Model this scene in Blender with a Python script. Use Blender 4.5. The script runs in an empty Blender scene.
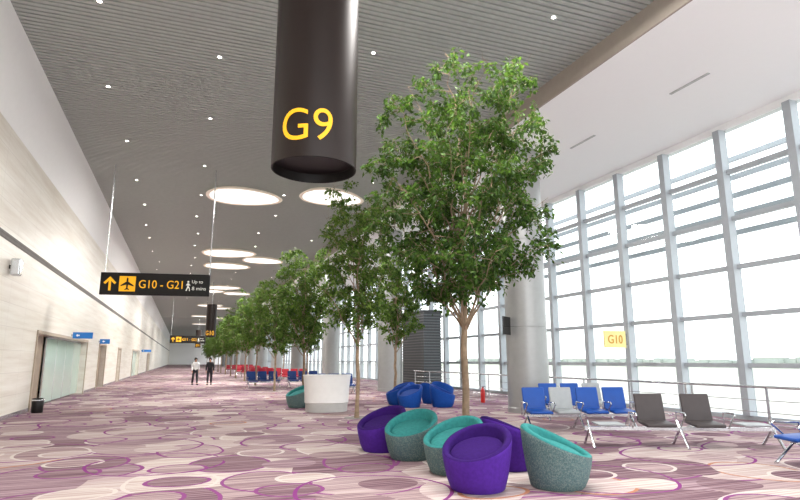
import bpy, math, random
from mathutils import Vector, Matrix, noise
random.seed(7)
scene=bpy.context.scene
COL=scene.collection
def s2l(c):
    o=[]
    for x in c:
        x=x/255.0
        o.append(x/12.92 if x<=0.04045 else ((x+0.055)/1.055)**2.4)
    return (o[0],o[1],o[2],1.0)
# ---------------------------------------------------------------- materials
class NT:
    def __init__(s,name):
        s.m=bpy.data.materials.new(name); s.m.use_nodes=True
        s.t=s.m.node_tree; s.n=s.t.nodes; s.l=s.t.links
        s.b=s.n['Principled BSDF']; s.out=s.n['Material Output']
    def N(s,typ,**k):
        n=s.n.new(typ)
        for a,b in k.items(): setattr(n,a,b)
        return n
    def set(s,sock,v):
        if hasattr(v,'is_output') or isinstance(v,bpy.types.NodeSocket): s.l.new(v,sock)
        else: sock.default_value=v
    def math(s,op,a,b=0.0,c=None):
        n=s.N('ShaderNodeMath',operation=op)
        s.set(n.inputs[0],a); s.set(n.inputs[1],b)
        if c is not None: s.set(n.inputs[2],c)
        return n.outputs[0]
    def mix(s,f,a,b,bt='MIX'):
        n=s.N('ShaderNodeMix',data_type='RGBA',blend_type=bt)
        s.set(n.inputs[0],f); s.set(n.inputs[6],a); s.set(n.inputs[7],b)
        return n.outputs[2]
    def coord(s,scale=(1,1,1),loc=(0,0,0),rot=(0,0,0),kind='Object'):
        tc=s.N('ShaderNodeTexCoord'); mp=s.N('ShaderNodeMapping')
        mp.inputs['Location'].default_value=loc; mp.inputs['Rotation'].default_value=rot; mp.inputs['Scale'].default_value=scale
        s.l.new(tc.outputs[kind],mp.inputs[0]); return mp.outputs[0]
    def noise(s,co,scale=5,detail=3,rough=.5):
        n=s.N('ShaderNodeTexNoise'); s.l.new(co,n.inputs['Vector'])
        n.inputs['Scale'].default_value=scale; n.inputs['Detail'].default_value=detail; n.inputs['Roughness'].default_value=rough
        return n.outputs[0]
    def ramp(s,f,stops,interp='LINEAR'):
        n=s.N('ShaderNodeValToRGB'); r=n.color_ramp; r.interpolation=interp
        while len(r.elements)<len(stops): r.elements.new(0.5)
        for e,(p,c) in zip(r.elements,stops): e.position=p; e.color=c
        s.l.new(f,n.inputs[0]); return n.outputs[0]
def simple(name,rgb,rough=.5,metal=0.0,var=.08,nscale=6,bump=0.0,bscale=60,spec=.5,sheen=0):
    t=NT(name); c=s2l(rgb)
    co=t.coord()
    f=t.noise(co,nscale,3)
    d=tuple(x*(1-var) for x in c[:3])+(1,); l=tuple(min(1,x*(1+var)) for x in c[:3])+(1,)
    t.l.new(t.ramp(f,[(.3,d),(.7,l)]),t.b.inputs['Base Color'])
    t.b.inputs['Roughness'].default_value=rough; t.b.inputs['Metallic'].default_value=metal
    t.b.inputs['Specular IOR Level'].default_value=spec
    if sheen: t.b.inputs['Sheen Weight'].default_value=sheen
    if bump:
        bn=t.N('ShaderNodeBump'); bn.inputs['Strength'].default_value=bump; bn.inputs['Distance'].default_value=.01
        t.l.new(t.noise(co,bscale,2),bn.inputs['Height']); t.l.new(bn.outputs[0],t.b.inputs['Normal'])
    return t.m
def emis(name,rgb,strength):
    t=NT(name); c=s2l(rgb)
    t.b.inputs['Base Color'].default_value=c
    t.b.inputs['Emission Color'].default_value=c; t.b.inputs['Emission Strength'].default_value=strength
    return t.m
def mat_carpet():
    t=NT('carpet_pattern')
    co=t.coord()
    wn=t.N('ShaderNodeTexNoise'); t.l.new(co,wn.inputs['Vector']); wn.inputs['Scale'].default_value=.5
    va=t.N('ShaderNodeVectorMath',operation='MULTIPLY_ADD'); t.l.new(wn.outputs['Color'],va.inputs[0]); va.inputs[1].default_value=(.4,.4,0); t.l.new(co,va.inputs[2])
    cw=va.outputs[0]
    stripes=[]
    for rot,sc in ((.35,(.4,22,1)),(1.4,(.4,20,1)),(-.75,(.4,24,1))):
        c2=t.coord(scale=sc,rot=(0,0,rot)); stripes.append(t.ramp(t.noise(c2,1.1,1,.5),[(.42,(0,0,0,1)),(.55,(1,1,1,1))]))
    K=.9
    def c_(r,g,b): return s2l((r*K,g*K,b*K))
    base=t.mix(stripes[0],c_(134,110,114),c_(176,154,154))
    def layer(base,scale,off,rad,stretch=(1,1,1),rot=0,ringth=.6):
        mp=t.N('ShaderNodeMapping'); t.l.new(cw,mp.inputs[0]); mp.inputs['Location'].default_value=off; mp.inputs['Scale'].default_value=stretch; mp.inputs['Rotation'].default_value=(0,0,rot)
        v=t.N('ShaderNodeTexVoronoi',voronoi_dimensions='2D'); t.l.new(mp.outputs[0],v.inputs['Vector']); v.inputs['Scale'].default_value=scale; v.inputs['Randomness'].default_value=.65
        sp=t.N('ShaderNodeSeparateColor'); t.l.new(v.outputs['Color'],sp.inputs[0])
        dist=v.outputs['Distance']; R,G,B=sp.outputs
        mask=t.math('LESS_THAN',dist,rad)
        a=t.ramp(R,[(0,c_(204,190,184)),(.22,c_(182,160,160)),(.42,c_(152,126,132)),(.56,c_(190,170,168)),(.74,c_(172,148,154)),(.88,c_(208,196,188))],'CONSTANT')
        b=t.ramp(R,[(0,c_(174,152,152)),(.22,c_(134,108,114)),(.42,c_(108,80,90)),(.56,c_(152,128,132)),(.74,c_(126,98,108)),(.88,c_(182,162,158))],'CONSTANT')
        s12=t.mix(t.math('GREATER_THAN',G,.5),stripes[1],stripes[2])
        out=t.mix(mask,base,t.mix(s12,a,b))
        d=t.math('ABSOLUTE',t.math('SUBTRACT',dist,rad*.98))
        ring=t.math('MULTIPLY',t.math('LESS_THAN',d,.012*scale/.5),t.math('GREATER_THAN',B,ringth))
        rc=t.ramp(G,[(0,c_(206,194,188)),(.2,c_(134,68,124)),(.9,c_(176,120,92))],'CONSTANT')
        return t.mix(ring,out,rc)
    x=layer(base,.46,(3.1,1.7,0),.5,(1,.78,1),.3,.55)
    x=layer(x,.55,(.3,5.2,0),.44,(.8,1,1),.2,.4)
    x=layer(x,.64,(5.3,8.2,0),.38,(1,.78,1),-.5,.4)
    x=layer(x,.85,(7.3,2.2,0),.30,(.85,1,1),0,.4)
    mp=t.N('ShaderNodeMapping'); t.l.new(cw,mp.inputs[0]); mp.inputs['Location'].default_value=(1,9,0)
    v=t.N('ShaderNodeTexVoronoi',voronoi_dimensions='2D'); t.l.new(mp.outputs[0],v.inputs['Vector']); v.inputs['Scale'].default_value=.38; v.inputs['Randomness'].default_value=.6
    sp=t.N('ShaderNodeSeparateColor'); t.l.new(v.outputs['Color'],sp.inputs[0])
    d=t.math('ABSOLUTE',t.math('SUBTRACT',v.outputs['Distance'],.38))
    x=t.mix(t.math('MULTIPLY',t.math('LESS_THAN',d,.0095),t.math('GREATER_THAN',sp.outputs[0],.2)),x,c_(130,56,122))
    fine=t.noise(t.coord(),140,2)
    x=t.mix(.25,x,t.ramp(fine,[(.3,(.25,.25,.25,1)),(.7,(.9,.9,.9,1))]),'SOFT_LIGHT')
    t.l.new(x,t.b.inputs['Base Color']); t.b.inputs['Roughness'].default_value=.95; t.b.inputs['Specular IOR Level'].default_value=.1
    return t.m
def mat_travertine():
    t=NT('travertine_stone')
    st=t.noise(t.coord(scale=(1,.2,4)),1.3,5,.6)
    c=t.ramp(st,[(.3,s2l((212,203,188))),(.5,s2l((225,219,207))),(.7,s2l((234,230,220)))])
    mp=t.coord(rot=(0,0,0))
    sx=t.N('ShaderNodeSeparateXYZ'); t.l.new(mp,sx.inputs[0])
    jy=t.math('LESS_THAN',t.math('FRACT',t.math('MULTIPLY',sx.outputs[1],1/1.8)),.008)
    jz=t.math('LESS_THAN',t.math('FRACT',t.math('MULTIPLY',sx.outputs[2],1/.62)),.02)
    j=t.math('MAXIMUM',jy,jz)
    c=t.mix(t.math('MULTIPLY',j,.35),c,s2l((160,150,138)))
    t.l.new(c,t.b.inputs['Base Color']); t.b.inputs['Roughness'].default_value=.4
    return t.m
def mat_glass(name,tint=(235,245,245),refl=.07):
    t=NT(name); t.n.remove(t.b)
    tr=t.N('ShaderNodeBsdfTransparent'); tr.inputs[0].default_value=s2l(tint)
    gl=t.N('ShaderNodeBsdfGlossy'); gl.inputs['Roughness'].default_value=.03
    m=t.N('ShaderNodeMixShader'); m.inputs[0].default_value=refl
    t.l.new(tr.outputs[0],m.inputs[1]); t.l.new(gl.outputs[0],m.inputs[2]); t.l.new(m.outputs[0],t.out.inputs[0])
    return t.m
def mat_leaf(name,dark,mid,light):
    t=NT(name)
    g=t.N('ShaderNodeNewGeometry')
    c=t.ramp(g.outputs['Random Per Island'],[(0,s2l(dark)),(.5,s2l(mid)),(1,s2l(light))])
    t.l.new(c,t.b.inputs['Base Color']); t.b.inputs['Roughness'].default_value=.55; t.b.inputs['Specular IOR Level'].default_value=.3
    tl=t.N('ShaderNodeBsdfTranslucent'); t.l.new(t.mix(.4,c,s2l((112,146,52))),tl.inputs[0])
    m=t.N('ShaderNodeMixShader'); m.inputs[0].default_value=.35
    t.l.new(t.b.outputs[0],m.inputs[1]); t.l.new(tl.outputs[0],m.inputs[2]); t.l.new(m.outputs[0],t.out.inputs[0])
    return t.m
def mat_speckle(name,a,b,c):
    t=NT(name)
    v=t.N('ShaderNodeTexVoronoi'); t.l.new(t.coord(),v.inputs['Vector']); v.inputs['Scale'].default_value=95
    sp=t.N('ShaderNodeSeparateColor'); t.l.new(v.outputs['Color'],sp.inputs[0])
    x=t.ramp(sp.outputs[0],[(0,s2l(a)),(.38,s2l(b)),(.72,s2l(c))],'CONSTANT')
    t.l.new(x,t.b.inputs['Base Color']); t.b.inputs['Roughness'].default_value=.8
    return t.m
M=dict(
 carpet=mat_carpet(), stone=mat_travertine(),
 glass=mat_glass('window_glass',(245,248,248),.04), gglass=simple('pale_green_frosted_glass',(176,198,186),.15,0,.03,.4),
 white=simple('white_plaster',(243,244,243),.7,var=.01), soffit=simple('bright_white_soffit',(250,251,251),.7,var=.005),
 slat=simple('grey_ceiling_slat',(172,177,173),.6,var=.04), slatback=simple('dark_ceiling_void',(94,99,96),.8),
 fascia=simple('cream_fascia',(160,150,140),.6,var=.04),
 mull=simple('grey_aluminium_frame',(166,172,177),.45,.1,.03),
 louv=simple('grey_sunshade',(170,176,181),.6,0,.03),
 steel=simple('brushed_steel',(200,202,204),.25,.8,.04),
 chrome=simple('polished_chrome',(205,207,210),.15,1,.02),
 column=simple('grey_column_paint',(148,149,148),.35,.3,.03),
 black=simple('gloss_black',(20,17,16),.4,0,.05,spec=.3), sign=simple('dark_bronze_sign',(38,28,25),.38,.1,.06,spec=.3),
 yellow=emis('sign_yellow',(248,182,20),.25), wtext=emis('sign_white',(225,225,215),.2),
 blueSign=emis('blue_sign_panel',(20,105,180),.15), paleY=simple('pale_yellow_board',(236,220,150),.6,0,.03),
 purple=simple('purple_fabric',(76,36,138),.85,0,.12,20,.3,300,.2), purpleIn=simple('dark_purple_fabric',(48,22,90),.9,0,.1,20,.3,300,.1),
 teal=simple('teal_velvet',(48,124,122),.85,0,.12,20,.3,300,.2), tealShell=mat_speckle('teal_speckled_fabric',(80,108,108),(108,126,122),(72,96,99)),
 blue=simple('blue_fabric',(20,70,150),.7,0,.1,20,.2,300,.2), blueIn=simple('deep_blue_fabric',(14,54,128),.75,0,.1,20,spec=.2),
 blueLea=simple('blue_leather',(20,70,148),.45,0,.06,8,spec=.3), greyLea=simple('grey_leather',(148,152,154),.45,0,.05,8), darkLea=simple('dark_grey_leather',(66,60,60),.5,0,.06,8,spec=.3),
 redLea=simple('red_leather',(156,24,44),.45,0,.06,8), blueDk=simple('dark_blue_leather',(20,50,108),.45,0,.06,8,spec=.3),
 bark=simple('smooth_bark',(136,116,94),.85,0,.25,9,.6,40), leaf=mat_leaf('green_leaf',(26,48,16),(48,80,26),(86,120,44)), leaf2=mat_leaf('light_green_leaf',(42,70,24),(72,102,38),(114,140,60)),
 deskW=simple('white_laminate',(228,227,224),.4,0,.02), deskG=simple('grey_laminate',(176,175,172),.4,0,.04),
 slats=simple('charcoal_louvre',(66,69,72),.5,.2,.06), slats2=simple('grey_louvre_blade',(96,100,104),.5,.2,.06),
 lamp=emis('lamp_diffuser',(255,252,246),.8), lampR=emis('warm_lamp_rim',(226,212,196),.2), dl=emis('downlight_lens',(255,250,240),8),
 apron=simple('apron_concrete',(168,165,156),.9,0,.06,.05), grass=simple('airfield_grass',(152,154,138),.95,0,.06,.05), hedge=simple('hazy_hedge',(156,162,156),1,0,.04,.1),  # hedge colour is paled to carry distance haze
 skin=simple('skin',(190,140,112),.6), hair=simple('black_hair',(28,24,22),.6), shirtW=simple('white_shirt_cloth',(232,232,230),.8), shirtD=simple('black_jacket_cloth',(34,34,40),.8), trou=simple('dark_trouser_cloth',(38,38,44),.85),
 brownDoor=simple('beige_panel',(146,128,110),.5,0,.12,3), beige=simple('beige_stone_reveal',(176,160,140),.5,0,.08,3), roomBack=simple('pale_green_wall',(222,228,222),.7),
 screen=simple('black_screen',(14,14,16),.1), red=simple('red_paint',(190,24,24),.4), darkgap=simple('dark_vent',(112,107,102),.7), paleslot=simple('pale_vent',(188,190,190),.7),
 gtext=simple('amber_paint',(200,146,40),.5),
)
# ---------------------------------------------------------------- mesh builder
class MB:
    def __init__(s): s.v=[]; s.f=[]; s.mi=[]
    def add(s,vs,fs,mi=0,mat=None):
        o=len(s.v)
        if mat is not None: vs=[tuple(mat@Vector(v)) for v in vs]
        s.v+= [tuple(v) for v in vs]; s.f+=[tuple(i+o for i in f) for f in fs]; s.mi+=[mi]*len(fs)
    def box(s,x0,x1,y0,y1,z0,z1,mi=0,mat=None):
        vs=[(x0,y0,z0),(x1,y0,z0),(x1,y1,z0),(x0,y1,z0),(x0,y0,z1),(x1,y0,z1),(x1,y1,z1),(x0,y1,z1)]
        s.add(vs,[(0,3,2,1),(4,5,6,7),(0,1,5,4),(1,2,6,5),(2,3,7,6),(3,0,4,7)],mi,mat)
    def rbox(s,x0,x1,y0,y1,z0,z1,r=.02,mi=0,mat=None):
        import bmesh
        bm=bmesh.new(); bmesh.ops.create_cube(bm,size=1)
        for v in bm.verts: v.co=Vector(((x0+x1)/2+v.co.x*(x1-x0),(y0+y1)/2+v.co.y*(y1-y0),(z0+z1)/2+v.co.z*(z1-z0)))
        bmesh.ops.bevel(bm,geom=list(bm.edges),offset=r,segments=3,affect='EDGES',profile=.5)
        bm.verts.index_update()
        s.add([tuple(v.co) for v in bm.verts],[tuple(v.index for v in f.verts) for f in bm.faces],mi,mat); bm.free()
    def tube(s,pts,rad,n=8,mi=0,cap=True):
        pts=[Vector(p) for p in pts]; vs=[]
        ref=None
        for i,p in enumerate(pts):
            d=(pts[min(i+1,len(pts)-1)]-pts[max(i-1,0)])
            if d.length<1e-9: d=Vector((0,0,1))
            d.normalize()
            if ref is None:
                ref=Vector((1,0,0)) if abs(d.x)<.8 else Vector((0,1,0))
            u=(ref-d*ref.dot(d)).normalized(); ref=u; w=d.cross(u)
            r=rad[i] if isinstance(rad,(list,tuple)) else rad
            for k in range(n):
                a=2*math.pi*k/n; vs.append(p+u*math.cos(a)*r+w*math.sin(a)*r)
        fs=[]
        for i in range(len(pts)-1):
            for k in range(n):
                k2=(k+1)%n; fs.append((i*n+k,i*n+k2,(i+1)*n+k2,(i+1)*n+k))
        if cap: fs.append(tuple(range(n-1,-1,-1))); fs.append(tuple((len(pts)-1)*n+k for k in range(n)))
        s.add(vs,fs,mi)
    def lathe(s,prof,n=32,mi=0,c=(0,0),sx=1,sy=1,close=False,mis=None,lobe=0,ln=3,ph=0):
        vs=[]
        for r,z in prof:
            for k in range(n):
                a=2*math.pi*k/n; q=r*(1+lobe*math.cos(ln*a+ph)); vs.append((c[0]+q*math.cos(a)*sx,c[1]+q*math.sin(a)*sy,z))
        o=len(s.v); s.v+=vs
        for i in range(len(prof)-1):
            for k in range(n):
                k2=(k+1)%n; s.f.append((o+i*n+k,o+i*n+k2,o+(i+1)*n+k2,o+(i+1)*n+k)); s.mi.append(mis[i] if mis else mi)
    def obj(s,name,mats,parent=None,loc=(0,0,0),rot=(0,0,0),smooth=False,**kw):
        me=bpy.data.meshes.new(name); me.from_pydata(s.v,[],s.f); 
        for m in (mats if isinstance(mats,(list,tuple)) else [mats]): me.materials.append(m)
        me.polygons.foreach_set('material_index',s.mi)
        if smooth: me.polygons.foreach_set('use_smooth',[True]*len(me.polygons))
        me.update()
        if smooth:
            try: me.set_sharp_from_angle(angle=math.radians(40))
            except Exception: pass
        return mkobj(name,me,parent,loc,rot,**kw)
def mkobj(name,data,parent=None,loc=(0,0,0),rot=(0,0,0),**kw):
    o=bpy.data.objects.new(name,data); COL.objects.link(o); o.location=loc; o.rotation_euler=rot
    if parent: o.parent=parent
    for k,v in kw.items(): o[k]=v
    return o
def thing(name,label,cat,loc=(0,0,0),rotz=0,group=None):
    o=mkobj(name,None,None,loc,(0,0,rotz)); o.empty_display_size=.2
    o['label']=label; o['category']=cat
    if group: o['group']=group
    return o
def copy_thing(src,loc,rotz=None,scale=None,label=None):
    def cp(o,par):
        c=o.copy(); COL.objects.link(c)
        if par is not None:
            c.parent=par
        for ch in list(o.children):
            if ch.name in snap: cp(ch,c)
        return c
    snap=set(x.name for x in src.children_recursive)
    n=cp(src,None); n.location=loc
    if rotz is not None: n.rotation_euler=(0,0,rotz)
    if scale is not None: n.scale=scale if isinstance(scale,tuple) else (scale,)*3
    if label: n['label']=label
    return n
S={'kind':'structure'}
# ---------------------------------------------------------------- room shell
XL,XR=-4.45,14.6; Y0,Y1=-5.0,220.0; HC=9.04; HR=8.5; XF=8.82
b=MB(); b.box(XL-2.5,XR+.15,Y0,Y1,-.3,0); b.obj('floor',M['carpet'],**S)
# left wall with openings
ops=[(21.6,32.1,2.45),(36.6,39.6,2.45),(47,49,2.4),(60,69,2.5),(84,92,2.5)]
b=MB(); y=Y0
for a,c,h in ops:
    b.box(XL-.5,XL,y,a,0,7.4); b.box(XL-.5,XL,a,c,h,7.4); y=c
b.box(XL-.5,XL,y,Y1,0,7.4)
b.obj('wall_left',M['stone'],**S)
b=MB(); b.box(XL-2.6,XL-2.5,15,100,0,4); b.obj('wall_recess',M['roomBack'],**S)
b=MB(); b.box(XL-2.5,XL-.5,15,100,3.0,3.1); b.obj('ceiling_recess',M['white'],**S)
b=MB()
for zz in (4.66,4.76): b.box(XL,XL+.015,Y0,Y1,zz,zz+.05)
b.box(XL,XL+.006,Y0,Y1,4.64,4.83); b.obj('trim_1',M['darkgap'],**S)
y=Y0; b=MB()
for a,c,h in ops: b.box(XL,XL+.02,y,a,0,.12); y=c
b.box(XL,XL+.02,y,Y1,0,.12); b.obj('baseboard_left',M['steel'],**S)
# sloping white bulkhead
b=MB(); b.add([(XL-.5,Y0,7.4),(XL,Y0,7.4),(-3.9,Y0,HC),(XL-.5,Y0,HC+.3),(XL-.5,Y1,7.4),(XL,Y1,7.4),(-3.9,Y1,HC),(XL-.5,Y1,HC+.3)],
   [(1,2,6,5),(0,1,5,4),(0,3,2,1),(4,5,6,7),(2,3,7,6),(3,0,4,7)]); b.obj('ceiling_bulkhead',M['white'],**S)
# slatted ceiling
b=MB(); b.box(-4.2,XF,Y0,Y1,HC+.12,HC+.3,1)
y=Y0
while y<110:
    b.box(-3.9,XF,y,y+.11,HC,HC+.06,0); y+=.16
b.box(-3.9,XF,110,Y1,HC,HC+.08,0)
b.obj('ceiling',[M['slat'],M['slatback']],**S)
b=MB(); b.box(XF,XF+.05,Y0,Y1,HR,HC+.3); b.obj('trim_2',M['fascia'],**S)
b=MB(); b.box(XF+.05,XR+.2,Y0,Y1,HR,HR+.15); b.obj('ceiling_right',M['soffit'],**S)
b=MB(); b.box(XL-2.6,XR+.3,Y1,Y1+.3,-.3,HC+.3); b.obj('wall_back',M['white'],**S)
b=MB(); b.box(XR,XR+.3,Y0,Y1,8.3,HR); b.obj('trim_3',M['white'],**S)
b=MB(); b.box(XR-.05,XR+.25,Y0,Y1,0,.12); b.obj('baseboard_right',M['mull'],**S)
# window bays
SP=2.15; Hs=[.12,1.45,2.85,4.2,5.6,7.0,8.3]
b=MB(); b.box(-.18,.1,-.11,.11,.12,8.3,0)
for z in Hs[1:-1]: b.box(-.05,.1,.11,SP-.11,z-.065,z+.065,0)
b.box(.07,.085,.11,SP-.11,.12,8.3,1)
w=b.obj('window_1',[M['mull'],M['glass']],loc=(XR,1.0,0),**S)
yb=11.7-5*SP
w.location.y=yb
for i in range(1,98):
    c=w.copy(); COL.objects.link(c); c.location=(XR,yb+i*SP,0); c.name='window_%d'%(i+1)
# sun fins outside
for i in range(5):
    b=MB(); x=XR+1.6; z=5.5+i*.6; b.box(x,x+.1,Y0,100,z,z+.16,0); b.obj('trim_%d'%(4+i),M['louv'],**S)
# slot diffusers
b=MB(); b.box(-.04,.04,-.6,.6,-.02,.0)
src=b.obj('ceiling_air_slot',M['paleslot'],loc=(11.6,10,HR-.0))
src['label']='thin linear air slot recessed in white ceiling'; src['category']='air vent'; src['group']='ceiling air slots'
for i in range(1,9):
    c=src.copy(); COL.objects.link(c); c.location=(11.6 if i%2 else 10.6,10+i*4.2,HR)
# doors in the left wall
b=MB(); b.box(XL-.42,XL-.36,21.6,24.4,0,2.45); b.obj('door_1',M['brownDoor'],**S)
b=MB()
for k in range(4):
    y=24.4+k*1.925
    b.box(XL-.3,XL-.25,y,y+.05,0,2.45,0); b.box(XL-.27,XL-.255,y+.05,y+1.925,.05,2.38,1)
b.box(XL-.3,XL-.22,24.4,32.1,2.38,2.45,0)
b.obj('door_2',[M['steel'],M['gglass']],**S)
b=MB(); b.box(XL-.3,XL-.24,36.6,39.6,0,2.45); b.obj('door_3',M['brownDoor'],**S)
b=MB(); b.box(XL-.3,XL-.24,47,49,0,2.4); b.obj('door_4',M['brownDoor'],**S)
b=MB(); b.box(XL-.3,XL-.24,60,69,0,2.5); b.obj('door_5',M['gglass'],**S)
b=MB(); b.box(XL-.3,XL-.24,84,92,0,2.5); b.obj('door_6',M['brownDoor'],**S)
b=MB()
for a,c,h in ops[:4]:
    b.box(XL-.0,XL+.04,a-.1,a,0,h+.1); b.box(XL,XL+.04,c,c+.1,0,h+.1); b.box(XL,XL+.04,a,c,h,h+.1)
b.obj('trim_12',M['beige'],**S)
# exterior
b=MB(); b.box(XR+.3,160,-300,900,-3.6,-3.5); o=b.obj('ground_exterior',M['apron'],**S)
b=MB(); b.box(160,700,-300,900,-3.6,-3.5); o=b.obj('ground_grass',M['grass'],**S)
b=MB()
for i in range(120):
    y=-200+i*9; h=random.uniform(4,7)
    b.box(430+random.uniform(-6,6),450,y,y+9.5,-3.5,h-3)
b.obj('ground_treeline',M['hedge'],**S)
# ---------------------------------------------------------------- columns
b=MB(); b.lathe([(.66,0),(.66,.15),(.65,.16),(.65,2.6),(.64,2.61),(.64,2.63),(.65,2.64),(.65,5.4),(.64,5.41),(.64,5.43),(.65,5.44),(.65,HR)],48)
c0=b.obj('column',M['column'],loc=(10.3,15.9,0),smooth=True)
c0['label']='round grey metal-clad structural column from floor to ceiling'; c0['category']='column'; c0['group']='row of round columns'
for i in range(1,12):
    c=c0.copy(); COL.objects.link(c); c.location=(10.3,15.9+13.05*i,0)
# ---------------------------------------------------------------- railing
def railing(ys,ye):
    t=thing('guard_rail','stainless steel guard rail along the glazed wall','railing',(11.7,ys,0),0,'guard rail sections')
    L=ye-ys
    b=MB(); b.tube([(0,0,1.03),(0,L,1.03)],.03,10); b.obj('handrail',M['steel'],t,smooth=True)
    for z in (.25,.5,.75):
        b=MB(); b.tube([(0,0,z),(0,L,z)],.01,6); b.obj('rail_bar',M['steel'],t,smooth=True)
    for k in range(4):
        b=MB(); y=.08+k*(L-.16)/3; b.box(-.012,.012,y-.03,y+.03,0,1.0); b.lathe([(0,.02),(.06,.02),(.06,0)],12,c=(0,y)); b.obj('post',M['steel'],t)
    return t
r0=railing(5,10.97)
for i in range(1,4): copy_thing(r0,(11.7,5+6*i,0))
# ---------------------------------------------------------------- text helper
def text_mesh(body,size,bold=.012,extr=.004):
    cu=bpy.data.curves.new('t','FONT'); cu.body=body; cu.size=size; cu.offset=bold*size; cu.extrude=extr
    cu.align_x='CENTER'; cu.align_y='CENTER'; cu.resolution_u=6
    o=bpy.data.objects.new('t',cu); COL.objects.link(o)
    dg=bpy.context.evaluated_depsgraph_get(); dg.update()
    me=bpy.data.meshes.new_from_object(o.evaluated_get(dg))
    bpy.data.objects.remove(o); 
    for v in me.vertices: x,y,z=v.co; v.co=(x,-z,y)
    return me
def add_text(parent,body,size,x,y,z,mat,bold=.012,width=None,height=None,name='lettering',curve_r=None,turn=0):
    me=text_mesh(body,size,bold)
    xs=[v.co.x for v in me.vertices]; zs=[v.co.z for v in me.vertices]
    cx=(max(xs)+min(xs))/2; cz=(max(zs)+min(zs))/2
    kx=width/(max(xs)-min(xs)) if width else 1; kz=height/(max(zs)-min(zs)) if height else kx
    for v in me.vertices:
        v.co=((v.co.x-cx)*kx,v.co.y,(v.co.z-cz)*kz)
    if curve_r:
        import bmesh
        bm=bmesh.new(); bm.from_mesh(me)
        bmesh.ops.remove_doubles(bm,verts=list(bm.verts),dist=1e-5)
        n=30; W=width
        for i in range(1,n):
            px=-W/2+W*i/n+1e-4
            bmesh.ops.bisect_plane(bm,geom=list(bm.verts)+list(bm.edges)+list(bm.faces),plane_co=(px,0,0),plane_no=(1,0,0),dist=1e-6)
        bm.to_mesh(me); bm.free()
        for v in me.vertices:
            a=v.co.x/curve_r; rr=curve_r-v.co.y; v.co=(math.sin(a)*rr,-math.cos(a)*rr,v.co.z)
    me.materials.clear(); me.materials.append(mat)
    o=mkobj(name,me,parent,(x,y,z),(0,0,turn)); o['label']='lettering reading '+body.replace('\n',' '); return o
def poly(parent,pts,x,y,z,s,mat,name):
    b=MB(); n=len(pts)
    v=[(p[0]*s,-.004,p[1]*s) for p in pts]+[(p[0]*s,.004,p[1]*s) for p in pts]
    b.add(v,[tuple(range(n)),tuple(range(2*n-1,n-1,-1))]+[(i,n+i,n+(i+1)%n,(i+1)%n) for i in range(n)])
    return b.obj(name,mat,parent,(x,y,z))
# ---------------------------------------------------------------- gate drum signs
def drum(txt,loc,tw,turn=0,th=.36,bold=0):
    t=thing('gate_sign','tall dark bronze cylindrical hanging gate sign reading '+txt+' in yellow','sign',loc)
    b=MB(); R=.48
    b.lathe([(R,0),(R,3.1),(0,3.1)],64)
    b.lathe([(R,0),(R-.008,-.004),(R-.016,0),(R-.03,.10),(R-.06,.11),(0,.11)],64,1)
    b.obj('sign_drum',[M['sign'],M['black']],t,smooth=True)
    b=MB(); b.tube([(0,0,3.1),(0,0,HC-loc[2])],.03,10); b.obj('hanging_rod',M['steel'],t,smooth=True)
    add_text(t,txt,.5,0,0,.36,M['yellow'],bold,width=tw,height=th,curve_r=R+.008,turn=turn)
    return t
drum('G9',(1.26,6.15,3.72),.57,math.radians(-23),.36,-.004); drum('G10',(2.35,57.8,3.75),.84,math.radians(-12),.42); drum('G11',(2.4,108,3.75),.7)
# ---------------------------------------------------------------- direction signs
def dirsign(txt,loc,W,H,small,rz=0):
    t=thing('direction_sign','black hanging direction sign with yellow arrow, aeroplane and '+txt,'sign',loc,rz)
    b=MB(); b.rbox(-W/2,W/2,-.06,.06,0,H,.015); b.obj('sign_panel',M['black'],t)
    for x in (-W/2+.12,W/2-.03):
        b=MB(); b.tube([(x,0,H),(x,0,HC-loc[2])],.022,8); b.obj('hanging_rod',M['steel'],t,smooth=True)
    k=W/4.1
    poly(t,[(-.05,-.32),(.05,-.32),(.05,.12),(.2,-.03),(.27,.04),(0,.32),(-.27,.04),(-.2,-.03),(-.05,.12)],-W/2+.36*k,-.066,H/2,k*.86,M['yellow'],'arrow_symbol')
    b=MB(); b.box(-.3*k,.3*k,-.066,-.06,H/2-.3*k,H/2+.3*k); b.obj('symbol_panel',M['yellow'],t,(-W/2+1.0*k,0,0))
    pl=[(0,.27),(.035,.22),(.035,.09),(.25,-.06),(.25,-.11),(.035,-.04),(.03,-.18),(.09,-.23),(.09,-.26),(0,-.235)]
    pl=pl+[(-x,y) for x,y in reversed(pl[1:-1])]
    poly(t,pl[::-1],-W/2+1.0*k,-.072,H/2,k*.96,M['black'],'aeroplane_symbol')
    add_text(t,txt,.5,-W/2+2.25*k,-.066,H/2,M['yellow'],0,width=1.64*k,height=.32*k)
    wf=[(-.02,.12),(-.1,.02),(-.07,-.0),(-.02,.05),(-.03,-.08),(-.1,-.26),(-.05,-.27),(.02,-.1),(.06,-.16),(.07,-.27),(.11,-.27),(.1,-.14),(.04,-.03),(.04,.03),(.1,-.01),(.12,.02),(.04,.12)]
    q=.8*k
    poly(t,wf[::-1],-W/2+3.27*k,-.066,H/2-.02,q,M['wtext'],'walking_symbol')
    b=MB(); b.lathe([(0,-.003),(.05*q,-.003),(.05*q,.003),(0,.003)],14)
    o=b.obj('walking_symbol',M['wtext'],t,(-W/2+3.28*k,-.066,H/2-.02+.19*q),(math.pi/2,0,0))
    a_,b_=small.split('\n')
    add_text(t,a_,.18,-W/2+3.63*k,-.066,H/2+.12*k,M['wtext'],.0,width=.42*k,height=.16*k)
    add_text(t,b_,.18,-W/2+3.70*k,-.066,H/2-.13*k,M['wtext'],.0,width=.54*k,height=.14*k)
    return t
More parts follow.
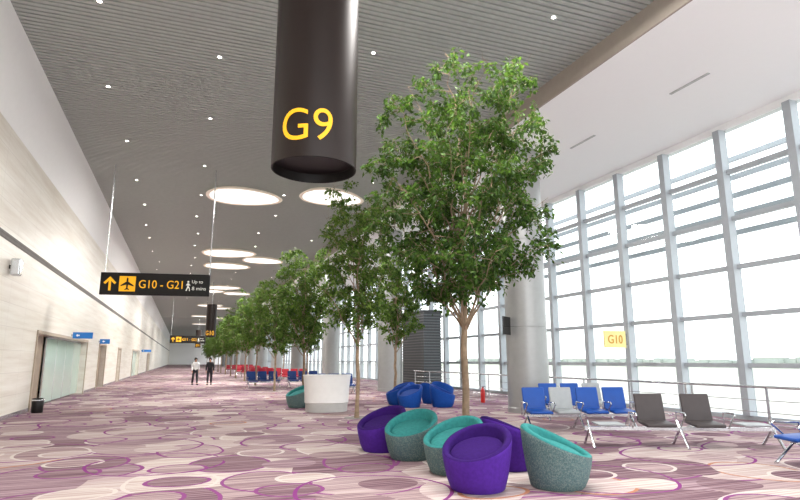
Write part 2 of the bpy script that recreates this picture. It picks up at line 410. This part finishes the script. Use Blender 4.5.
dirsign('G10 - G21',(-1.12,23.3,3.98),3.9,.84,'Up to\n8 mins',math.radians(-10))
dirsign('G11 - G21',(.45,71.4,3.5),3.9,.88,'Up to\n6 mins')
# blue blade signs
for i,(y,w_) in enumerate(((27.6,.75),(36.2,.5),(71.8,1.0))):
    t=thing('restroom_sign','blue illuminated blade sign projecting from the stone wall','sign',(XL,y,2.62),0,'blue blade signs')
    b=MB(); b.rbox(.06,.06+w_,-.05,.05,-.13,.13,.01); b.obj('sign_panel',M['blueSign'],t)
    b=MB(); b.box(0,.06,-.03,.03,-.05,.05); b.obj('bracket',M['steel'],t)
    poly(t,[(-.1,-.02),(0,-.1),(0,-.04),(.12,-.04),(.12,.04),(0,.04),(0,.1),(-.1,.02)][::1],.25,-.056,0,.6,M['wtext'],'arrow_symbol')
t=thing('wall_loudspeaker','small grey box loudspeaker fixed on the stone wall','loudspeaker',(XL,17.6,4.02))
b=MB(); b.rbox(.05,.27,-.15,.15,-.22,.22,.03); b.obj('housing',M['steel'],t)
b=MB(); b.box(0,.08,-.05,.05,-.05,.05); b.obj('bracket',M['black'],t)
t=thing('litter_bin','small black litter bin beside the glass doors','bin',(XL+.35,21.0,0))
b=MB(); b.lathe([(0,0),(.15,0),(.16,.02),(.17,.4),(.15,.44),(.11,.44),(.11,.4),(0,.4)],24); b.obj('bin_body',M['black'],t,smooth=True)
b=MB(); b.lathe([(.17,.36),(.18,.37),(.18,.39),(.17,.4)],24); b.obj('rim_band',M['steel'],t,smooth=True)
t=thing('gate_board','pale yellow gate board reading G10 fixed to a window mullion','sign',(14.42,16.0,2.3))
b=MB(); b.rbox(-.98,-.06,-.03,.03,-.29,.29,.01); b.obj('board',M['paleY'],t)
b=MB(); b.box(-.08,.005,-.02,.02,-.2,.2); b.obj('bracket',M['steel'],t)
add_text(t,'G10',.3,-.52,-.036,0,M['gtext'],.01,width=.62,height=.29)
# ---------------------------------------------------------------- ceiling luminaires
def disc(loc,r,rz=0):
    t=thing('ceiling_light','large rounded glowing white ceiling light with thin rim','ceiling light',loc,rz,'round ceiling lights')
    kw=dict(sy=.8,lobe=.05,ln=3,ph=rz)
    b=MB(); b.lathe([(0,.10),(r*.5,.09),(r*.8,.05),(r*.92,0)],64,0,**kw); b.obj('diffuser',M['lamp'],t,smooth=True)
    b=MB(); b.lathe([(r*.92,0),(r*1.0,-.03),(r*1.03,.02),(r*.9,.14),(0,.14)],64,0,**kw); b.obj('rim',M['lampR'],t,smooth=True)
for i,(x,y,r) in enumerate(((2.1,26.0,1.65),(5.9,24.7,1.5),(2.5,40.8,1.8),(2.75,46.6,1.75),(5.1,43,1.5),(3.4,61,1.7),(2.0,64.5,1.7),(5.2,66,1.5),(3,82,1.7),(4.6,86,1.6),(2.5,103,1.7),(4.8,107,1.6),(3,126,1.7),(2.2,8,1.7),(5.8,7,1.6))):
    if i<13: disc((x,y,HC-.16),r,.35*math.sin(i*2.1))
    L=bpy.data.lights.new('ceiling_fill','AREA'); L.shape='DISK'; L.size=r*1.9; L.energy=520; L.color=(1,.97,.93)  # fill for the hall; last two are added lamps with no disc fitting
    lo=bpy.data.objects.new('ceiling_fill',L); COL.objects.link(lo); lo.location=(x,y,HC-.25)
b=MB(); b.lathe([(0,-.004),(.05,-.004)],16,0); b.lathe([(.05,-.004),(.075,-.012),(.08,0)],16,1)
d0=b.obj('downlight',[M['dl'],M['steel']],loc=(-2.2,8,HC-.002))
d0['label']='small round recessed downlight in slatted ceiling'; d0['category']='downlight'; d0['group']='recessed downlights'
for i in range(0,17):
    for j,x in enumerate((-2.3,.2,3.9,7.2)):
        if i==0 and j==0: continue
        y=8+i*4.3+(j%2)*1.6+random.uniform(-.4,.4)
        c=d0.copy(); COL.objects.link(c); c.location=(x+random.uniform(-.2,.2),y,HC-.002)
# ---------------------------------------------------------------- trees
def inside(p,cz,hz,rx):
    q=(p.z-cz)/hz
    if abs(q)>1: return False
    rr=rx*math.sqrt(max(0,1-abs(q)**2.5))*(1.0 if q<0 else 1-.25*q)
    return math.hypot(p.x,p.y)<rr
def gen_tree(seed,H,fork,rx,nl,nsub,ntw,nleaf,ls,leafmat,r0=.085,lean=0):
    rnd=random.Random(seed); wood=MB(); lv=[];lf=[]
    lo=fork+.3; cz=(H+lo)/2+.1; hz=(H-lo)/2+.1
    def bend(a,c,k,n,up=.1):
        L=(c-a).length; m=[]
        for i in range(n+1):
            f=i/n; p=a.lerp(c,f); 
            p=p+Vector((rnd.gauss(0,1),rnd.gauss(0,1),0))*L*k*(math.sin(f*math.pi))
            m.append(p)
        return m
    base=Vector((0,0,0)); top=Vector((rnd.uniform(-.05,.05),rnd.uniform(-.05,.05),fork))
    tp=bend(base,top,.010,6); wood.tube(tp,[r0*1.2]+[r0*(1-.035*i) for i in range(1,7)],10)
    lead=bend(top,Vector((rnd.uniform(-.12,.12),rnd.uniform(-.12,.12),H-.8)),.02,6)
    wood.tube(lead,[r0*.74*(1-.95*k/6) for k in range(7)],8)
    def pick(path,f):
        x=f*(len(path)-1); i=min(int(x),len(path)-2); return path[i].lerp(path[i+1],x-i)
    for i in range(nl):
        if i==0: path=lead; r=r0*.55
        else:
            a=2.4*i+rnd.uniform(-.25,.25); u=(i+.5)/nl
            zz=lo+(H-lo)*(.10+.86*u); q=(zz-cz)/hz
            rr=rx*math.sqrt(max(0.02,1-abs(q)**2.5))*.9*rnd.uniform(.6,1.05)
            tgt=Vector((math.cos(a)*rr,math.sin(a)*rr,zz))
            if u<.3: st=pick(tp,1-.06*rnd.random())
            else: st=pick(lead,max(0,(zz-fork)/(H-fork)*.8-.25)*rnd.uniform(.7,1))
            mid=Vector((st.x+(tgt.x-st.x)*.45,st.y+(tgt.y-st.y)*.45,st.z+(tgt.z-st.z)*.58))
            p1=bend(st,mid,.04,3); p2=bend(mid,tgt,.05,4); path=p1+p2[1:]
            r=r0*(.32 if u<.5 else .24); n=len(path); wood.tube(path,[r*(1-.88*k/(n-1)) for k in range(n)],6)
        for j in range(nsub):
            f=.25+.75*(j+rnd.random())/nsub; f=min(f,1); s0=pick(path,f)
            for tr in range(30):
                d=Vector((rnd.gauss(0,1),rnd.gauss(0,1),rnd.gauss(.15,.7))).normalized()*rnd.uniform(.3,.75)
                t1=s0+d
                if inside(t1,cz,hz,rx): break
            else: continue
            sp=bend(s0,t1,.06,3); rb=r*(1-.85*f)*.6+.003; wood.tube(sp,[rb,rb*.7,rb*.5,rb*.25],5,cap=False)
            for k in range(ntw):
                f2=.35+.65*(k+rnd.random())/ntw; s1=pick(sp,min(f2,1))
                d=Vector((rnd.gauss(0,1),rnd.gauss(0,1),rnd.gauss(-.1,.6))).normalized()*rnd.uniform(.12,.32)
                t2=s1+d; tw=[s1,s1.lerp(t2,.5)+Vector((0,0,.03)),t2-Vector((0,0,.07))]
                wood.tube(tw,[.004,.003,.002],3,cap=False)
                for m in range(nleaf):
                    f3=(m+rnd.random())/nleaf; pp=pick(tw,min(f3,1))+Vector((rnd.gauss(0,.035),rnd.gauss(0,.035),rnd.gauss(0,.035)))
                    dd=Vector((rnd.gauss(0,1)+d.x,rnd.gauss(0,1)+d.y,rnd.gauss(-.7,.6))).normalized()
                    sd=dd.cross(Vector((rnd.gauss(0,.6),rnd.gauss(0,.6),1))).normalized(); nn=sd.cross(dd)
                    L=ls*rnd.uniform(.7,1.25); W=L*.27; o=len(lv)
                    lv.extend([pp,pp+dd*L*.45+sd*W+nn*W*.3,pp+dd*L-nn*L*.08,pp+dd*L*.45-sd*W+nn*W*.3]); lf.append((o,o+1,o+2,o+3))
    def sh(v):
        k=lean*max(0,v[2]-fork*.8); return (v[0]+.94*k,v[1]-.35*k,v[2])
    lb=MB(); lb.v=[sh(v) for v in lv]; lb.f=lf; lb.mi=[0]*len(lf); wood.v=[sh(v) for v in wood.v]
    return wood,lb
def tree_obj(label,loc,params,leafmat,**kw):
    t=thing('indoor_tree',label,'tree',loc,0,'row of indoor trees')
    w,l=gen_tree(*params,**kw)
    w.obj('trunk',M['bark'],t,smooth=True); l.obj('foliage',leafmat,t)
    b=MB(); b.lathe([(.1,.012),(.34,.012),(.36,.0)],32); b.obj('tree_grate',M['darkgap'],t)
    return t
tree_obj('tall slender ficus tree with airy broad crown among tub chairs',(4.55,8.92,0),(31,7.35,2.15,1.98,34,9,5,15,.10,None,.068),M['leaf'],lean=.04)
ta=tree_obj('slender leafy tree standing in carpeted floor',(4.7,16,0),(5,7.1,2.0,1.6,18,8,5,12,.12,None,.062),M['leaf2'])
tb=tree_obj('slender leafy tree with spreading crown in carpeted floor',(4.65,23.5,0),(9,6.6,1.8,1.55,15,8,5,12,.14,None,.065),M['leaf2'])
for i in range(13):
    s=ta if i%2 else tb
    copy_thing(s,(4.65+random.uniform(-.15,.15),31+7.5*i,0),random.uniform(0,6),random.uniform(.92,1.04))
for x,y,s in ((9.0,24.6,1.1),(8.0,39.4,1),(8.3,51,1)):
    copy_thing(tb,(x,y,0),random.uniform(0,6),(s*.95,s*.95,s))
# ---------------------------------------------------------------- tub chairs
def tub_mesh():
    n=56; zt=.58; k=.42
    def top(r,a): return zt+k*r*math.sin(a)
    b=MB(); prof=[(.32,0,0),(.345,.025,0),(.39,.3,1),(.43,.68,1),(.445,.9,1),(.443,.97,1),(.43,1.0,2),(.41,1.012,2),(.385,1.01,2),(.362,.985,2),(.348,.93,2),(.34,.6,2)]
    vs=[]
    for r,f,ty in prof:
        for i in range(n):
            a=2*math.pi*i/n; T=top(r if ty==0 else .43,a)
            z=f if ty==0 else T*f
            if ty==2: z=T-(1-f)*.585
            vs.append((r*math.cos(a),r*math.sin(a),z))
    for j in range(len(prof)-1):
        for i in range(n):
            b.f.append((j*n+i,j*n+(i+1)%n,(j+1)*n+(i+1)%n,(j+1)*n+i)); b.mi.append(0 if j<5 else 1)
    b.v=vs
    b.f.append(tuple(range(n-1,-1,-1))); b.mi.append(0)
    s=MB(); zc=.52; kk=.33; vs=[(0,0,zc)]; rs=[.12,.22,.29,.325,.345,.345]; dz=[.0,-.003,-.01,-.025,-.05,-.1]
    for r,d in zip(rs,dz):
        for i in range(n):
            a=2*math.pi*i/n; vs.append((r*math.cos(a),r*math.sin(a),zc+d+kk*r*math.sin(a)))
    fs=[(0,1+i,1+(i+1)%n) for i in range(n)]
    for j in range(len(rs)-1):
        for i in range(n): fs.append((1+j*n+i,1+(j+1)*n+i,1+(j+1)*n+(i+1)%n,1+j*n+(i+1)%n))
    s.add(vs,fs)
    return b,s
def tub(label,loc,face,outer,inner,group):
    t=thing('tub_chair',label,'chair',(loc[0],loc[1],0),math.radians(face+90),group)
    b,s=tub_mesh()
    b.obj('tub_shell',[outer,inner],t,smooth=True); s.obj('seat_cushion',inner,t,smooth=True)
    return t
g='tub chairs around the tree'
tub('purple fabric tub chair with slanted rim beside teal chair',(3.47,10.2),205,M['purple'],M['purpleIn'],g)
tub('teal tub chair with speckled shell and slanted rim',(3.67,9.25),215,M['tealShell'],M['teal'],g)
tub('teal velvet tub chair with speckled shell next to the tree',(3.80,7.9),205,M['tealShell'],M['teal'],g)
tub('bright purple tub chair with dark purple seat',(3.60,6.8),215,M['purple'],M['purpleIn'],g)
tub('teal tub chair with speckled grey-teal shell facing outward',(4.64,6.58),-40,M['tealShell'],M['teal'],g)
tub('purple tub chair tucked behind the teal one',(4.75,7.9),0,M['purple'],M['purpleIn'],g)
g='blue tub chairs'
bt=tub('blue fabric tub chair with slanted rim',(7.45,18.9),205,M['blue'],M['blueIn'],g)
for x,y,a in ((8.55,18.6,-30),(7.5,20.2,170),(8.9,20.3,20),(8.2,21.4,100),(9.9,21.5,30)):
    copy_thing(bt,(x,y,0),math.radians(a+90))
tub('teal tub chair beside the white reception desk',(3.85,20.2),200,M['tealShell'],M['teal'],'tub chairs by the desk')
# ---------------------------------------------------------------- desk
t=thing('information_desk','white curved reception desk with pale grey base','desk',(4.4,18.4,0))
b=MB(); b.lathe([(0,0),(.66,0),(.68,.26),(0,.26)],48,0,sy=.8); b.obj('desk_base',M['deskG'],t,smooth=True)
b=MB(); b.lathe([(.67,.26),(.70,.28),(.72,.7),(.76,1.06),(.76,1.1),(.72,1.1),(.70,.9),(.0,.88)],48,0,sy=.8); b.obj('desk_body',M['deskW'],t,smooth=True)
b=MB(); b.lathe([(.66,1.1),(.78,1.1),(.78,1.13),(.66,1.13),(.66,1.1)],48,0,sy=.8); b.obj('countertop',M['deskW'],t,smooth=True)
# ---------------------------------------------------------------- beam benches
def bench(label,loc,rz,cols,group,table=None,w=.66):
    """cols: material per seat or None for side table. local front = -Y"""
    t=thing('beam_bench',label,'bench',(loc[0],loc[1],0),rz,group); n=len(cols); L=n*w
    b=MB(); b.box(-L/2,L/2,-.03,.05,.30,.36); b.obj('beam',M['steel'],t)
    for i,m in enumerate(cols):
        x=-L/2+(i+.5)*w
        if m is None:
            b=MB(); b.rbox(x-.25,x+.25,-.24,.24,.40,.43,.012); b.obj('side_table',M['greyLea'],t)
            b=MB(); b.tube([(x,0,.35),(x,0,.41)],.03,8); b.obj('table_bracket',M['steel'],t); continue
        R=Matrix.Translation((x,0,.43))@Matrix.Rotation(math.radians(4),4,'X')
        b=MB(); b.rbox(-.27,.27,-.32,.2,-.03,.03,.025,0,R); o=b.obj('seat',m,t,smooth=True)
        R=Matrix.Translation((x,.2,.42))@Matrix.Rotation(math.radians(-14),4,'X')
        b=MB(); b.rbox(-.27,.27,-.025,.03,.02,.55,.025,0,R); b.obj('backrest',m,t,smooth=True)
    for i in range(n+1):
        x=-L/2+i*w
        near=[k for k in (i-1,i) if 0<=k<n and cols[k] is not None]
        if near:
            b=MB(); b.tube([(x,.16,.33),(x,.14,.62),(x,-.26,.63),(x,-.3,.6),(x,-.02,.34)],.016,8); b.obj('armrest',M['chrome'],t,smooth=True)
    for x in ([-L/2+.08,L/2-.08] if n<4 else [-L/2+.08,0,L/2-.08]):
        b=MB(); b.tube([(x,-.32,.02),(x,0,.34),(x,.36,.02)],.024,8); b.tube([(x,.12,.46),(x,-.0,.32)],.02,8)
        for y in (-.33,.37): b.lathe([(0,0),(.03,0),(.03,.03),(0,.03)],10,c=(x,y))
        b.obj('leg',M['chrome'],t,smooth=True)
    return t
B,Gy,D,Rd=M['blueLea'],M['greyLea'],M['darkLea'],M['redLea']
bench('blue and light grey airport bench seats on chrome legs',(8.8,11.5),math.radians(-16),[B,Gy,B,B],'gate benches')
bench('blue airport bench seats on chrome legs by the railing',(10.3,13.6),math.radians(-10),[B,B,Gy],'gate benches')
bench('dark grey airport bench seats with side tables, chrome legs',(8.85,8.6),math.radians(-24),[None,D,D,None],'gate benches',w=.88)
bench('blue airport bench seats at the glazed wall',(8.95,6.1),math.radians(-112),[B,B],'gate benches')
rb=bench('red airport bench seats in the hall',(6.6,57.2),0,[Rd]*4,'hall benches')
for x,y in ((6.6,49.7),(7.6,43.5),(6.8,64.7),(7.5,72.2),(6.8,80),(8.4,87)): copy_thing(rb,(x,y,0),random.choice((0,math.pi)))
bb=bench('dark blue airport bench seats in the hall',(4.5,34.6),.2,[M['blueDk']]*3,'hall benches')
copy_thing(bb,(6.9,34.8,0),.1); copy_thing(bb,(6.9,27.2,0),0)
# ---------------------------------------------------------------- louvred gate enclosure
t=thing('gate_enclosure','dark grey louvred gate enclosure beside the glazing','enclosure',(12.6,30.2,0))
b=MB(); b.box(-.5,.5,-1.6,1.6,0,4.2); b.obj('enclosure_body',M['slats'],t)
b=MB()
for i in range(27): b.box(-.55,-.5,-1.6,1.6,.1+i*.15,.15+i*.15)
for i in range(27): b.box(-.55,.55,-1.65,-1.6,.1+i*.15,.15+i*.15)
b.obj('louvre',M['slats2'],t)
b=MB(); b.box(-.57,.57,-1.68,1.68,4.2,4.27); b.obj('roof_cap',M['slats'],t)
# display screen on column
t=thing('display_screen','black flat display screen bracketed on the grey column','screen',(9.38,15.6,2.65),math.radians(38))
b=MB(); b.rbox(-.3,.3,-.04,.0,-.28,.28,.01); b.obj('screen_panel',M['screen'],t)
b=MB(); b.box(-.05,.3,.0,.06,-.04,.04); b.obj('bracket',M['steel'],t)
t=thing('fire_extinguisher','red fire extinguisher standing beside the grey column','fire extinguisher',(10.9,20.0,0))
b=MB(); b.lathe([(0,0),(.08,0),(.085,.03),(.085,.42),(.06,.5),(.025,.53),(.025,.57),(0,.57)],20); b.obj('cylinder_body',M['red'],t,smooth=True)
b=MB(); b.box(-.02,.1,-.015,.015,.57,.6); b.tube([(.02,0,.56),(.11,0,.5),(.1,0,.2)],.01,6); b.obj('nozzle_hose',M['black'],t)
# ---------------------------------------------------------------- people
def skin_mesh(name,joints,edges,root,levels=1):
    me=bpy.data.meshes.new(name); ks=list(joints); me.from_pydata([joints[k][0] for k in ks],[(ks.index(a),ks.index(c)) for a,c in edges],[])
    o=bpy.data.objects.new(name,me); COL.objects.link(o)
    sm=o.modifiers.new('s','SKIN'); sm.use_smooth_shade=True
    for i,k in enumerate(ks):
        r=joints[k][1]; sv=me.skin_vertices[0].data[i]; sv.radius=(r if isinstance(r,tuple) else (r,r)); sv.use_root=(k==root)
    ss=o.modifiers.new('u','SUBSURF'); ss.levels=levels; ss.render_levels=levels
    dg=bpy.context.evaluated_depsgraph_get(); dg.update()
    m2=bpy.data.meshes.new_from_object(o.evaluated_get(dg)); bpy.data.objects.remove(o); return m2
def person(label,loc,rz,shirt,step=1):
    t=thing('person',label,'person',loc,rz)
    J={'pel':((0,0,.95),(.15,.11)),'wst':((0,0,1.08),(.13,.1)),'chs':((0,.0,1.3),(.16,.11)),'nkb':((0,0,1.45),(.08,.07)),'nk':((0,-.01,1.5),.055),'hd':((0,-.02,1.6),(.075,.09)),'ht':((0,-.01,1.69),(.06,.07)),'nose':((0,-.125,1.585),.012)}
    E=[('pel','wst'),('wst','chs'),('chs','nkb'),('nkb','nk'),('nk','hd'),('hd','ht'),('hd','nose')]
    for s,sd in ((-1,'L'),(1,'R')):
        k=s*step
        J.update({sd+'sh':((s*.18,0,1.4),.055),sd+'el':((s*.23,.04*k+.02,1.13),.042),sd+'wr':((s*.24,.12*k-.06,.9),.03),sd+'pm':((s*.235,.13*k-.08,.83),(.018,.035)),
          sd+'hp':((s*.09,0,.88),.085),sd+'kn':((s*.1,-.12*k-.03,.5),.06),sd+'an':((s*.1,-.26*k+(.04 if k<0 else 0),.1),.04),sd+'to':((s*.11,-.26*k-.14,.035),.035)})
        E+=[('chs',sd+'sh'),(sd+'sh',sd+'el'),(sd+'el',sd+'wr'),(sd+'wr',sd+'pm'),('pel',sd+'hp'),(sd+'hp',sd+'kn'),(sd+'kn',sd+'an'),(sd+'an',sd+'to')]
        pm=J[sd+'pm'][0]
        for fi,(dy,L) in enumerate(((-.03,.075),(-.01,.085),(.01,.08),(.03,.06))):
            J[sd+'f%d'%fi]=((pm[0]-s*.01,pm[1]+dy,pm[2]-L),.008); E.append((sd+'pm',sd+'f%d'%fi))
        J[sd+'th']=((pm[0]-s*.01,pm[1]-.06,pm[2]-.02),.009); E.append((sd+'pm',sd+'th'))
    me=skin_mesh('body',J,E,'pel'); me.materials.append(M['skin']); mkobj('body',me,t)
    def sub(keys,grow,ov={}):
        j={k:(J[k][0],tuple(x+grow for x in (J[k][1] if isinstance(J[k][1],tuple) else (J[k][1],)*2))) for k in keys}; j.update(ov)
        return j,[e for e in E if e[0] in j and e[1] in j]
    j,e=sub(['pel','wst','chs','nkb','Lsh','Lel','Lwr','Rsh','Rel','Rwr'],.022); me=skin_mesh('shirt',j,e,'wst'); me.materials.append(shirt); mkobj('shirt',me,t)
    j,e=sub(['wst','pel','Lhp','Lkn','Lan','Rhp','Rkn','Ran'],.02); me=skin_mesh('trousers',j,e,'pel'); me.materials.append(M['trou']); mkobj('trousers',me,t)
    b=MB(); b.lathe([(.085,1.58),(.1,1.64),(.095,1.71),(.06,1.765),(0,1.78)],20,c=(0,.02),sy=1.1); b.obj('hair',M['hair'],t,smooth=True)
    for s in (-1,1):
        k=s*step; b=MB(); y=-.26*k; b.rbox(s*.105-.05,s*.105+.05,y-.2,y+.09,0,.09,.03); b.obj('shoe',M['black'],t,smooth=True)
    return t
person('person in white shirt and dark trousers walking',(.85,40.5,0),math.radians(10),M['shirtW'],1)
person('person in black jacket and dark trousers walking',(1.75,40.3,0),math.radians(-5),M['shirtD'],-1)
# ---------------------------------------------------------------- world, lights, camera
w=bpy.data.worlds.new('World'); scene.world=w; w.use_nodes=True
nt=w.node_tree; bg=nt.nodes['Background']
tc=nt.nodes.new('ShaderNodeTexCoord'); sp=nt.nodes.new('ShaderNodeSeparateXYZ'); rp=nt.nodes.new('ShaderNodeValToRGB')
nt.links.new(tc.outputs['Generated'],sp.inputs[0]); nt.links.new(sp.outputs[2],rp.inputs[0])
rp.color_ramp.elements[0].position=0; rp.color_ramp.elements[0].color=(.96,.97,.97,1); rp.color_ramp.elements[1].position=.5; rp.color_ramp.elements[1].color=(.93,.96,1,1)
nt.links.new(rp.outputs[0],bg.inputs[0]); bg.inputs[1].default_value=2.7
scene.view_settings.view_transform='Standard'; scene.view_settings.look='None'; scene.view_settings.exposure=.6
cam=bpy.data.cameras.new('Camera'); co=bpy.data.objects.new('Camera',cam); COL.objects.link(co); scene.camera=co
cam.sensor_width=36; cam.lens=570/800*36; cam.clip_end=2000; cam.clip_start=.05
co.location=(0,0,1.6); co.rotation_euler=(math.radians(90+10.92),0,math.radians(-20.56))
